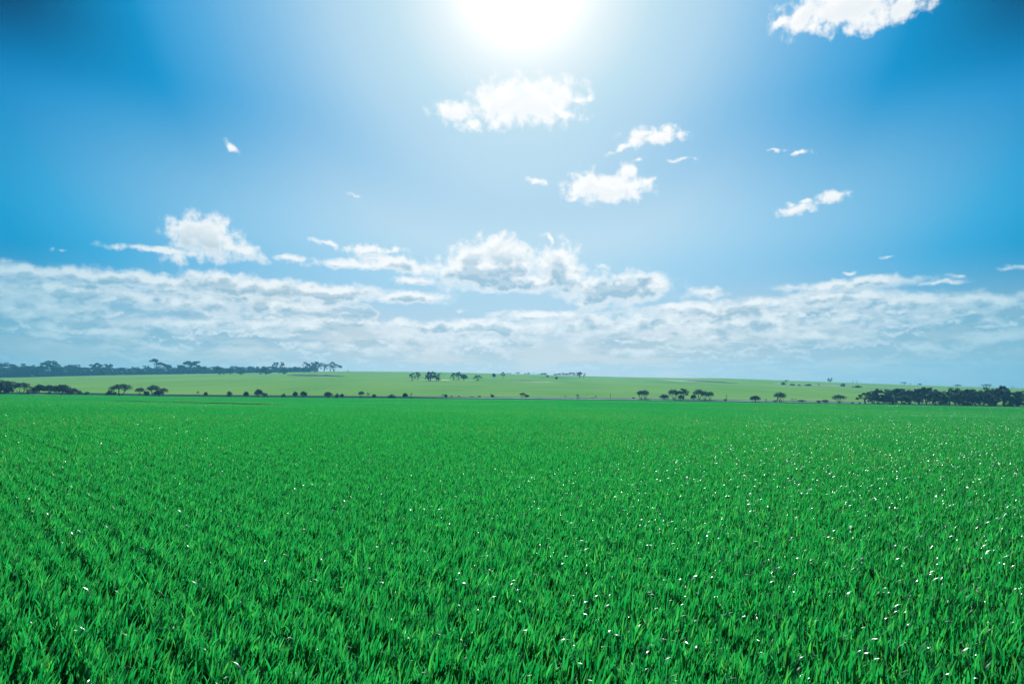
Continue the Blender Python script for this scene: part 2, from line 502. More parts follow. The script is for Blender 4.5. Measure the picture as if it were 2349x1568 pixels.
def blade_tile(name, L, per_m2, segs, seed, wscale=1.0, arch_share=0.04):
    rg = np.random.default_rng(seed)
    n = int(L * L * per_m2)
    # tile axes: u across the rows, v along the rows; rows 0.25 m apart
    rows = max(1, round(L / 0.25))
    r = rg.integers(0, rows, n)
    u = (r + 0.5) * (L / rows) + rg.normal(0, 0.055, n) - L / 2
    v = rg.uniform(-L / 2, L / 2, n)
    # clumps: thin places and taller tufts that repeat with the tile edge
    k1 = 2 * math.pi / L
    mlt = max(1, round(L / 0.5))
    cl = np.sin(u * k1 * mlt + 1.3 * np.sin(v * k1 * max(1, round(L / 0.75)))) + np.sin(v * k1 * max(1, round(L / 0.38)) + 1.1 * np.sin(u * k1 * mlt + 2)) + rg.normal(0, 0.5, n)
    keep = cl > -1.45 + 0.25 * rg.random(n)
    u, v, cl = u[keep], v[keep], cl[keep]
    n = len(u)
    z0 = rg.uniform(0.0, 0.15, n) + 0.012 * np.clip(cl, -1.5, 2.2)
    z0 = np.maximum(z0, 0)
    x = u * rnor[0] + v * rdir[0]
    y = u * rnor[1] + v * rdir[1]
    ln = rg.uniform(0.070, 0.138, n)
    w = rg.uniform(0.0035, 0.0064, n) * wscale
    arch = rg.random(n) < arch_share
    # lean: prevailing towards +X and slightly towards the viewer
    la = rg.normal(0.15, 0.95, n)                       # azimuth of lean from +X
    rnd = rg.random(n)
    la = np.where(rnd < 0.25, rg.uniform(0, 2 * math.pi, n), la)
    tilt0 = np.abs(rg.normal(0.22, 0.16, n))            # at the root, from vertical
    bend = np.where(arch, rg.uniform(1.3, 2.3, n), np.abs(rg.normal(0.40, 0.25, n)))
    ln = np.where(arch, ln * 1.25, ln)
    face = rg.uniform(-1.2, 1.2, n)                     # twist of the broad side against the lean plane
    face = np.where(rg.random(n) < 0.62, la + rg.normal(0, 0.4, n) + math.pi / 2 - (la), face)  # many turn their broad side to the viewer
    tw = rg.normal(0, 0.5, n)
    dl = ln / segs
    px_, py_, pz_ = x.copy(), y.copy(), z0.copy()
    ca, sa = np.cos(la), np.sin(la)
    rings = []
    for k in range(segs + 1):
        s = k / segs
        t = tilt0 + bend * s ** 1.6
        tx, ty, tz_ = np.sin(t) * ca, np.sin(t) * sa, np.cos(t)
        # side vector: start with the horizontal perpendicular to the lean, rotate about the tangent
        hx, hy, hz = -sa, ca, np.zeros(n)
        bx, by, bz = ty * hz - tz_ * hy, tz_ * hx - tx * hz, tx * hy - ty * hx
        an = np.where(arch, tw * 0.5 * s, face * 0.8 + tw * s)
        sx_, sy_, sz_ = hx * np.cos(an) + bx * np.sin(an), hy * np.cos(an) + by * np.sin(an), hz * np.cos(an) + bz * np.sin(an)
        prof = {0: 0.55}.get(k, 1.0) if s < 0.55 else max(0.03, (1 - s) / 0.45) ** 0.8
        hw = w * prof
        rings.append((np.stack([px_ - sx_ * hw, py_ - sy_ * hw, pz_ - sz_ * hw], -1), np.stack([px_ + sx_ * hw, py_ + sy_ * hw, pz_ + sz_ * hw], -1)))
        px_ = px_ + tx * dl
        py_ = py_ + ty * dl
        pz_ = np.maximum(pz_ + tz_ * dl, 0.01)
    VV = np.stack([np.stack(rg_, 1) for rg_ in rings], 1)         # n, segs+1, 2, 3
    VV = VV.reshape(n, (segs + 1) * 2, 3)
    m = (segs + 1) * 2
    base = np.arange(n)[:, None, None] * m
    k = np.arange(segs)[None, :, None] * 2
    FF = base + k + np.array([0, 1, 3, 2])[None, None, :]
    tone = np.repeat(rg.random(n), m)
    along = np.tile(np.repeat(np.linspace(0, 1, segs + 1), 2), n)
    me = mesh_np(name, VV.reshape(-1, 3), FF.reshape(-1, 4), M_BLADE, {'tone': tone, 'along': along})
    me.polygons.foreach_set('use_smooth', np.ones(n * segs, bool))
    return bpy.data.objects.new(name, me)


def tile_collection(name, tiles):
    c = bpy.data.collections.new(name)
    for t in tiles:
        c.objects.link(t)
    return c


NEAR_L, MID_L, FAR_L = 1.5, 3.0, 9.0
near_c = tile_collection("near_tiles", [blade_tile("crop_tile", NEAR_L, 2800, 5, 11 + k, 1.1, 0.05) for k in range(6)])
mid_c = tile_collection("mid_tiles", [blade_tile("crop_tile", MID_L, 1900, 3, 31 + k, 1.25, 0.06) for k in range(5)])
far_c = tile_collection("far_tiles", [blade_tile("crop_tile", FAR_L, 950, 2, 51 + k, 1.8, 0.06) for k in range(4)])


def scatter(name, L, coll, dmin, dmax, label):
    """places crop tiles on a lattice turned along the sowing rows; returns one stuff object"""
    rg = np.random.default_rng(5)
    N = int(dmax * 1.5 / L) + 3
    a, b = np.meshgrid(np.arange(-N, N + 1), np.arange(-N, N + 1))
    x = (a * L) * rnor[0] + (b * L) * rdir[0]
    y = (a * L) * rnor[1] + (b * L) * rdir[1]
    x, y = x.ravel(), y.ravel()
    # blocks of the coarse lattice decide which size of tile is used, so that sizes never overlap
    u = x * rnor[0] + y * rnor[1]
    v = x * rdir[0] + y * rdir[1]
    B = FAR_L
    bu, bv = np.floor((u + 0.01) / B) * B + B / 2, np.floor((v + 0.01) / B) * B + B / 2
    cx_, cy_ = bu * rnor[0] + bv * rdir[0], bu * rnor[1] + bv * rdir[1]
    d = np.hypot(cx_, cy_)
    # shift to tile centres
    x, y = x + L / 2 * (rnor[0] + rdir[0]), y + L / 2 * (rnor[1] + rdir[1])
    keep = (d >= dmin) & (d < dmax) & (y > -4) & (y < Y_ROAD - L * 0.5) & (np.abs(x) < 0.82 * np.maximum(y, 0) + 6 + L)
    x, y = x[keep], y[keep]
    n = len(x)
    z = terrain(x, y) - 0.02
    me = bpy.data.meshes.new(name)
    me.vertices.add(n)
    me.vertices.foreach_set('co', np.stack([x, y, z], -1).astype(np.float32).ravel())
    o = obj(name, me)
    e = 0.5
    gx = (terrain(x + e, y) - terrain(x - e, y)) / (2 * e)
    gy = (terrain(x, y + e) - terrain(x, y - e)) / (2 * e)
    rot = np.stack([np.arctan(gy), -np.arctan(gx), rg.choice([0.0], n)], -1).astype(np.float32)
    at = me.attributes.new('rot', 'FLOAT_VECTOR', 'POINT')
    at.data.foreach_set('vector', rot.ravel())
    at = me.attributes.new('pick', 'INT', 'POINT')
    at.data.foreach_set('value', rg.integers(0, len(coll.objects), n).astype(np.int32))
    at = me.attributes.new('scl', 'FLOAT_VECTOR', 'POINT')
    hs_ = 0.93 + 0.14 * (np.sin(x * 0.31 + 1) * np.sin(y * 0.23) * 0.5 + 0.5) * rg.uniform(0.7, 1.3, n)
    at.data.foreach_set('vector', np.stack([np.ones(n), np.ones(n), hs_], -1).astype(np.float32).ravel())
    ng = bpy.data.node_groups.new(name + "_nodes", 'GeometryNodeTree')
    ng.interface.new_socket("Geometry", in_out='INPUT', socket_type='NodeSocketGeometry')
    ng.interface.new_socket("Geometry", in_out='OUTPUT', socket_type='NodeSocketGeometry')
    G = NT(ng)
    a_, b_ = ng.nodes.new('NodeGroupInput'), ng.nodes.new('NodeGroupOutput')
    ci = G.n('GeometryNodeCollectionInfo', {'Collection': coll, 'Separate Children': True, 'Reset Children': True})
    na = G.n('GeometryNodeInputNamedAttribute', {'Name': 'rot'}, data_type='FLOAT_VECTOR')
    nb = G.n('GeometryNodeInputNamedAttribute', {'Name': 'pick'}, data_type='INT')
    nc = G.n('GeometryNodeInputNamedAttribute', {'Name': 'scl'}, data_type='FLOAT_VECTOR')
    ip = G.n('GeometryNodeInstanceOnPoints', {'Points': a_.outputs[0], 'Instance': ci.outputs[0], 'Pick Instance': True, 'Instance Index': nb.outputs[0], 'Rotation': na.outputs[0], 'Scale': nc.outputs[0]})
    ng.links.new(ip.outputs[0], b_.inputs[0])
    md = o.modifiers.new("scatter", 'NODES')
    md.node_group = ng
    tag(o, label, "crop", kind="stuff")
    print(name, n)
    return o


scatter("young_crop", NEAR_L, near_c, 0, 17, "young green cereal leaves filling the foreground")
scatter("middle_crop", MID_L, mid_c, 17, 60, "green cereal crop stretching across the middle of the field")
scatter("distant_crop", FAR_L, far_c, 60, 400, "even green crop in the far half of the field up to the road")

# ---------------------------------------------------------------- road, verge and banks
def strip(name, pts, width, mat, lift, label, kind="structure", crown=0.0):
    """a narrow sheet draped over the ground along pts (X, Y), raised in its middle by crown"""
    V, F = [], []
    prof = [(-0.5, 0.0), (-0.2, 0.8), (0.0, 1.0), (0.2, 0.8), (0.5, 0.0)] if crown else [(-0.5, 0), (0.5, 0)]
    rgs = random.Random(7)
    dens = []
    for (a, b) in zip(pts[:-1], pts[1:]):
        n = max(1, int(math.hypot(b[0] - a[0], b[1] - a[1]) / 4.0))
        dens += [(a[0] + (b[0] - a[0]) * i / n, a[1] + (b[1] - a[1]) * i / n) for i in range(n)]
    dens.append(pts[-1])
    k = len(prof)
    for i, (x, y) in enumerate(dens):
        a, b = dens[max(0, i - 1)], dens[min(len(dens) - 1, i + 1)]
        dx, dy = b[0] - a[0], b[1] - a[1]
        l = math.hypot(dx, dy)
        nx_, ny_ = -dy / l, dx / l
        taper = min(1.0, 0.15 + i / 6.0, 0.15 + (len(dens) - 1 - i) / 6.0)
        wv = width * taper * rgs.uniform(0.8, 1.2)
        for (o_, c_) in prof:
            px_, py_ = x + nx_ * o_ * wv, y + ny_ * o_ * wv
            V.append((px_, py_, tz(px_, py_) + lift + crown * c_ * taper * rgs.uniform(0.7, 1.2)))
        if i:
            for j_ in range(k - 1):
                q_ = (i - 1) * k + j_
                F.append((q_, q_ + 1, q_ + k + 1, q_ + k))
    o = obj(name, mesh_np(name, V, F, mat))
    return tag(o, label, None, kind=kind)


def px_path(pts, Y=None):
    out = []
    for (x, y) in pts:
        x, y = x * 0.57349, y * 0.57349
        if Y is None:
            out.append(ground_at(x, y, 30, 799))
        else:
            d = px_dir(x, y)
            out.append((d[0] / d[1] * Y, Y))
    return out


M_GRAVEL = principled_mat("pale_gravel", lambda t: t.ramp(t.noise(t.n('ShaderNodeNewGeometry').outputs['Position'], 0.4, 5, 0.6),
                          [(0.3, (0.14, 0.24, 0.30, 1)), (0.7, (0.28, 0.40, 0.47, 1))]), 0.9, 0.1)
M_BARE = principled_mat("bare_soil", lambda t: t.ramp(t.noise(t.n('ShaderNodeNewGeometry').outputs['Position'], 0.25, 5, 0.65),
                        [(0.35, (0.10, 0.13, 0.12, 1)), (0.55, (0.26, 0.30, 0.30, 1)), (0.7, (0.42, 0.46, 0.46, 1))]), 0.7, 0.3)
M_PINK = principled_mat("pink_clay", lambda t: t.ramp(t.noise(t.n('ShaderNodeNewGeometry').outputs['Position'], 0.4, 5, 0.65),
                        [(0.35, (0.30, 0.26, 0.28, 1)), (0.7, (0.46, 0.40, 0.42, 1))]), 0.8, 0.2)
M_DARKBANK = principled_mat("dark_bank", lambda t: t.ramp(t.noise(t.n('ShaderNodeNewGeometry').outputs['Position'], 0.8, 5, 0.65),
                            [(0.35, (0.004, 0.022, 0.012, 1)), (0.7, (0.010, 0.045, 0.020, 1))]), 0.9, 0.1)

strip("road", [(x, 241.0) for x in range(-34, 431, 16)], 5.0, M_GRAVEL, 0.05, "pale gravel road crossing behind the crop field")
strip("clay_patch", px_path([(118, 1571), (160, 1570), (212, 1571)], 231.5), 6.0, M_PINK, 0.10, "bare pinkish clay patch at the left end of the roadside scrub")
strip("contour_bank", px_path([(120, 1603), (250, 1605), (420, 1608), (560, 1611), (680, 1614), (900, 1620), (1120, 1625), (1400, 1632)]), 0.7, M_DARKBANK, 0.0, "dark earth contour line across the left of the crop field", crown=0.33)
for nm, pts, wd, mt, cr, lb in [
    ("dry_bank", [(3090, 1535), (3150, 1536), (3250, 1540), (3330, 1543), (3430, 1546), (3520, 1549), (3600, 1551)], 22.0, M_BARE, 0, "pale bare bank across the hill above the right stand of trees"),
    ("dry_bank", [(3580, 1552), (3700, 1553), (3850, 1556), (4090, 1562)], 10.0, M_BARE, 0, "pale bare bank running on behind the right stand of trees"),
    ("earth_bank", [(2725, 1523), (2800, 1526), (2880, 1529), (2950, 1533)], 6.0, M_DARKBANK, 0.8, "dark thin bank on the hill right of the middle"),
    ("dry_bank", [(2640, 1519), (2720, 1524), (2810, 1528)], 7.0, M_BARE, 0, "pale strip under the dark bank on the hill"),
    ("earth_bank", [(2030, 1522.5), (2100, 1523), (2180, 1526)], 6.0, M_DARKBANK, 0.7, "dark thin bank below the bushes in the middle of the hill"),
    ("dry_bank", [(2040, 1525), (2120, 1526), (2250, 1529)], 5.0, M_BARE, 0, "pale strip just below the dark bank in the middle of the hill"),
    ("earth_bank", [(1145, 1501), (1230, 1503), (1300, 1504), (1380, 1506)], 6.0, M_DARKBANK, 0.9, "dark thin bank right of the last tree of the far tree belt"),
    ("dry_bank", [(1240, 1506), (1300, 1507), (1360, 1508)], 5.0, M_BARE, 0, "pale strip below the dark bank near the end of the far tree belt"),
    ("earth_bank", [(2155, 1510), (2240, 1511), (2310, 1513)], 6.0, M_DARKBANK, 0.8, "dark thin bank beside the leafless tree near the ridge"),
    ("earth_bank", [(1625, 1510), (1700, 1511)], 6.0, M_DARKBANK, 0.6, "dark thin bank between the two clumps left of the middle"),
    ("dry_bank", [(1640, 1519), (1760, 1519), (1900, 1520)], 8.0, M_BARE, 0, "pale bare strip at the feet of the tree clumps left of the middle"),
]:
    strip(nm, px_path(pts), wd, mt, 0.12, lb, crown=cr)


# ---------------------------------------------------------------- trees
def foliage_material(name, c0, c1, ct, tmix=0.30):
    m, t = material(name)
    tone = t.n('ShaderNodeAttribute', attribute_name='tone').outputs['Fac']
    rnd = t.n('ShaderNodeObjectInfo').outputs['Random']
    f = t.m('ADD', t.m('MULTIPLY', tone, 0.7), t.m('MULTIPLY', rnd, 0.3))
    c = t.mix(f, c0, c1)
    d = t.n('ShaderNodeBsdfDiffuse', {0: c})
    tl = t.n('ShaderNodeBsdfTranslucent', {0: ct})
    mx = t.n('ShaderNodeMixShader', {0: tmix, 1: d.outputs[0], 2: tl.outputs[0]})
    gl = t.n('ShaderNodeBsdfGlossy', {0: (0.7, 0.8, 0.85, 1), 'Roughness': 0.45})
    mx2 = t.n('ShaderNodeMixShader', {0: 0.035, 1: mx.outputs[0], 2: gl.outputs[0]})
    finish(t, mx2.outputs[0])
    return m


M_LEAF = foliage_material("gum_leaf", (0.004, 0.028, 0.038, 1), (0.012, 0.052, 0.060, 1), (0.020, 0.045, 0.035, 1))
M_RUST = foliage_material("rusty_leaf", (0.035, 0.026, 0.018, 1), (0.085, 0.055, 0.030, 1), (0.10, 0.055, 0.02, 1))
M_GREY = foliage_material("grey_leaf", (0.018, 0.060, 0.078, 1), (0.045, 0.095, 0.105, 1), (0.03, 0.06, 0.05, 1))
M_BARK = principled_mat("bark", lambda t: t.ramp(t.noise(t.n('ShaderNodeTexCoord').outputs['Object'], 6, 4, 0.6),
                        [(0.3, (0.020, 0.024, 0.026, 1)), (0.7, (0.07, 0.075, 0.075, 1))]), 0.9, 0.2)


class MB:
    def __init__(s):
        s.V, s.F = [], []

    def tube(s, pts, rads, sides=5):
        n0 = len(s.V)
        for i, p_ in enumerate(pts):
            a = np.array(pts[max(0, i - 1)]), np.array(pts[min(len(pts) - 1, i + 1)])
            d = a[1] - a[0]
            d = d / (np.linalg.norm(d) + 1e-9)
            u = np.cross(d, (0.3, 1, 0.1))
            u /= np.linalg.norm(u) + 1e-9
            v = np.cross(d, u)
            for k in range(sides):
                an = 2 * math.pi * k / sides
                s.V.append(tuple(np.array(p_) + (u * math.cos(an) + v * math.sin(an)) * rads[i]))
        for i in range(len(pts) - 1):
            for k in range(sides):
                a_, b_ = n0 + i * sides + k, n0 + i * sides + (k + 1) % sides
                s.F.append((a_, b_, b_ + sides, a_ + sides))


def limb(mb, rg, a, b, r0, r1, sag=0.06, sides=5, n=5):
    a, b = np.array(a, float), np.array(b, float)
    L = np.linalg.norm(b - a)
    off = rg.normal(0, sag * L, 3)
    off[2] = abs(off[2])
    pts = [tuple(a + (b - a) * t + off * math.sin(t * math.pi) + (rg.normal(0, 0.015 * L, 3) if 0 < i < n else 0)) for i, t in enumerate(np.linspace(0, 1, n + 1))]
    mb.tube(pts, [r0 + (r1 - r0) * t for t in np.linspace(0, 1, n + 1)], sides)
    return pts


def leaves(rg, lobes, count, size, droop=0.0, gap=0.25, hollow=0.45):
    """leaf sprays in and around a set of ellipsoid lobes (x, y, z, rx, ry, rz)"""
    lobes = np.array(lobes)
    wts = (lobes[:, 3] * lobes[:, 4] * lobes[:, 5]) ** 0.6
    pick = rg.choice(len(lobes), count, p=wts / wts.sum())
    d = rg.normal(0, 1, (count, 3))
    d /= np.linalg.norm(d, axis=1)[:, None]
    rr = rg.uniform(hollow ** 3, 1.15, count) ** (1 / 3)
    L = lobes[pick]
    Pp = L[:, :3] + d * rr[:, None] * L[:, 3:6]
    # gaps: drop leaves inside low cells of a sum of waves
    f = np.sin(Pp[:, 0] * 24 + Pp[:, 2] * 14) + np.sin(Pp[:, 1] * 21 - Pp[:, 2] * 19) + np.sin(Pp[:, 0] * 11 - Pp[:, 1] * 15 + Pp[:, 2] * 33)
    keep = (f > -3 + gap * 5 * rg.random(count)) & (Pp[:, 2] > 0.01)
    Pp = Pp[keep]
    n = len(Pp)
    s_ = size * rg.uniform(0.5, 1.4, n)
    a = rg.normal(0, 1, (n, 3))
    a[:, 2] *= 0.7
    a[:, 2] -= droop
    a /= np.linalg.norm(a, axis=1)[:, None]
    b = np.cross(a, rg.normal(0, 1, (n, 3)))
    b /= np.linalg.norm(b, axis=1)[:, None] + 1e-9
    V = np.stack([Pp - a * s_[:, None], Pp + b * s_[:, None] * 0.42, Pp + a * s_[:, None], Pp - b * s_[:, None] * 0.42], 1).reshape(-1, 3)
    F = np.arange(n * 4).reshape(n, 4)
    return V, F, np.repeat(rg.random(n), 4)


def proto(kind, seed, mat):
    rg = np.random.default_rng(seed)
    mb = MB()
    lob, cnt, size, droop, gap = [], 1500, 0.035, 0.2, 0.25
    U = rg.uniform
    if kind == 'dome':                       # mallee: splayed stems under a domed crown
        ns = rg.integers(4, 7)
        for i in range(ns):
            an = 2 * math.pi * i / ns + U(-.3, .3)
            rx = U(.12, .32)
            z = U(.52, .68)
            limb(mb, rg, (math.cos(an) * .02, math.sin(an) * .02, -.03), (math.cos(an) * rx, math.sin(an) * rx, z), .016, .007)
        for i in range(18):
            an = 2 * math.pi * i * 0.618
            r = .34 * math.sqrt((i + .5) / 18)
            lob.append((math.cos(an) * r, math.sin(an) * r, .38 + .42 * math.cos(r / .40 * 1.3) + U(-.06, .04), U(.09, .15), U(.09, .15), U(.13, .20)))
        cnt, size, gap = 2500, .028, .45
    elif kind == 'bush':                     # rounded to the ground
        for i in range(16):
            an = 2 * math.pi * i * 0.618
            r = .34 * math.sqrt((i + .5) / 16)
            lob.append((math.cos(an) * r, math.sin(an) * r, .30 + .38 * math.cos(r / .36 * 1.35) * U(.8, 1.1), U(.12, .18), U(.12, .18), U(.18, .28)))
        for i in range(5):
            limb(mb, rg, (0, 0, -.03), (U(-.25, .25), U(-.25, .25), U(.5, .8)), .02, .006)
        cnt, size, gap = 2400, .045, .12
    elif kind == 'low':                      # flat spreading shrub
        for i in range(12):
            x = U(-.36, .36)
            lob.append((x, U(-.2, .2), U(.25, .6) * (1 - abs(x) * .9), U(.1, .18), U(.1, .18), U(.2, .4)))
        for i in range(4):
            limb(mb, rg, (U(-.1, .1), 0, -.03), (U(-.35, .35), U(-.2, .2), U(.4, .7)), .014, .005)
        cnt, size, gap = 1300, .05, .2
    elif kind in ('gum', 'lean', 'airy'):    # tall forked trunk, layered flat clumps
        n = {'gum': 20, 'lean': 17, 'airy': 13}[kind]
        forks = []
        for i in range(4):
            top = (U(-.14, .14), U(-.14, .14), U(.30, .45))
            if kind == 'lean':
                top = (U(-.32, -.05), U(-.1, .1), U(.35, .5))
            limb(mb, rg, ((-.12 if kind == 'lean' else 0) + U(-.02, .02), U(-.02, .02), -.03), top, .022, .013)
            forks.append(top)
        for i in range(n):
            f = forks[i % 4]
            if kind == 'lean':
                x = -.36 + .84 * (i + .5) / n
                z = .90 - .50 * max(0, (x + .15)) / .63 + U(-.14, .05)
                c = (x, U(-.22, .22), z)
            else:
                an = 2 * math.pi * i * 0.618
                r = .40 * math.sqrt((i + .5) / n)
                c = (math.cos(an) * r, math.sin(an) * r, .90 - .42 * (r / .4) ** 2 * U(.4, 1.1) - U(0, .30))
            limb(mb, rg, f, (c[0], c[1], c[2] - .03), .011, .003, sides=4)
            lob.append((*c, U(.07, .12), U(.07, .12), U(.05, .09)))
        cnt, size, gap = {'gum': 2600, 'lean': 2200, 'airy': 1300}[kind], .034, .25
        droop = .4
    elif kind == 'belt':                     # dense tall wood tree
        for i in range(4):
            limb(mb, rg, (U(-.10, .10), U(-.1, .1), -.03), (U(-.22, .22), U(-.2, .2), U(.5, .75)), .022, .008)
        for i in range(24):
            z = U(.17, .92)
            r = .38 * math.sin(math.pi * min(1, .22 + .72 * (z - .08))) ** .7
            an = U(0, 6.28)
            rr = r * math.sqrt(U(0.1, 1))
            lob.append((math.cos(an) * rr, math.sin(an) * rr, z, U(.09, .15), U(.09, .15), U(.06, .11)))
        cnt, size, gap = 2600, .034, .5
    elif kind in ('dead', 'twig'):
        def rec(p0, d, L, r, dep):
            q_ = np.array(p0) + np.array(d) * L
            limb(mb, rg, p0, q_, r, r * .55, .04, 4, 3)
            if dep == 0:
                return
            for _ in range(3 if dep > 1 else 2):
                dd = np.array(d) + rg.normal(0, .42, 3)
                dd[2] = abs(dd[2]) * .8 + .25
                dd /= np.linalg.norm(dd)
                rec(q_ if U(0, 1) < .6 else (np.array(p0) + q_) / 2, dd, L * U(.55, .8), r * .55, dep - 1)
        for i in range(2 if kind == 'dead' else 6):
            an = U(0, 6.28)
            sp = .35 if kind == 'dead' else .7
            d = np.array((math.cos(an) * sp, math.sin(an) * sp, 1.0))
            d /= np.linalg.norm(d)
            rec((0, 0, -.03), d, .36, .022 if kind == 'dead' else .010, 3 if kind == 'dead' else 2)
        if kind == 'twig':
            for i in range(9):
                an = U(0, 6.28)
                r = U(0, .33)
                lob.append((math.cos(an) * r, math.sin(an) * r, U(.5, .85), U(.08, .14), U(.08, .14), U(.08, .14)))
            cnt, size, gap = 420, .030, .2
    # normalise to a unit footprint and height
    W = np.array(mb.V)
    if lob:
        V, F, tone = leaves(rg, lob, cnt, size, droop, gap)
        allv = np.concatenate([W, V])
    else:
        V = None
        allv = W
    lo, hi = np.percentile(allv, 0.05, axis=0), np.percentile(allv, 99.95, axis=0)
    sx_, sz_ = max(hi[0] - lo[0], hi[1] - lo[1]), hi[2]
    cxm = (hi[0] + lo[0]) / 2 if kind != 'lean' else 0.05
    cym = (hi[1] + lo[1]) / 2

    def nrm(A):
        B = np.array(A, float)
        B[:, 0] = (B[:, 0] - cxm) / sx_
        B[:, 1] = (B[:, 1] - cym) / sx_
        B[:, 2] = B[:, 2] / sz_
        return B
    tm = mesh_np("trunk", nrm(W), mb.F, M_BARK)
    cm = None
    if V is not None:
        cm = mesh_np("crown", nrm(V), F, mat, {'tone': tone})
    return tm, cm


PROTO = {}


def get_proto(kind, var, tint):
    key = (kind, var, tint)
    if key not in PROTO:
        PROTO[key] = proto(kind, 100 * ['dome', 'bush', 'low', 'gum', 'lean', 'airy', 'belt', 'dead', 'twig'].index(kind) + var, {'leaf': M_LEAF, 'rust': M_RUST, 'grey': M_GREY}[tint])
    return PROTO[key]


TREE_N = 0


def plant(kind, x0, x1, yt, yb, Y, label, cat='tree', group=None, tint='leaf', name=None):
    """x0..x1, yt..yb: extent on the 4096 px picture; Y: distance, or None to stand where the ray meets the hill"""
    global TREE_N
    TREE_N += 1
    rg = random.Random(TREE_N * 13 + 5)
    s = 0.57349
    xc = (x0 + x1) / 2 * s
    if Y is None:
        X, Y = ground_at(xc, yb * s, 252, 790)
    else:
        d = px_dir(xc, yb * s)
        X = d[0] / d[1] * Y
    z = tz(X, Y)
    dt = px_dir(xc, yt * s)
    zt = EYE + dt[2] / dt[1] * Y
    wd = (x1 - x0) * s / FP * Y / max(0.7, px_dir(xc, yb * s)[1])
    h = max(zt - z, 0.3)
    tm, cm = get_proto(kind, TREE_N % 3, tint)
    shrub = kind in ('bush', 'low', 'twig')
    nm = name or ('bare_tree' if kind == 'dead' else 'shrub' if shrub else 'gum_tree')
    r = bpy.data.objects.new(nm, None)
    r.empty_display_size = 0.2
    col.objects.link(r)
    r.location = (X, Y, z)
    r.rotation_euler = (0, 0, 0 if kind == 'lean' else rg.choice([0, .5, 1.6, 2.4, 3.1, 4.0, 4.7, 5.6]))
    r.scale = (wd, wd, h)
    tag(r, label, cat, group)
    if kind == 'dead':
        c = obj('branches', tm, r)
    else:
        obj('stems' if shrub else 'trunk', tm, r)
        obj('foliage' if shrub else 'crown', cm, r)
    return r


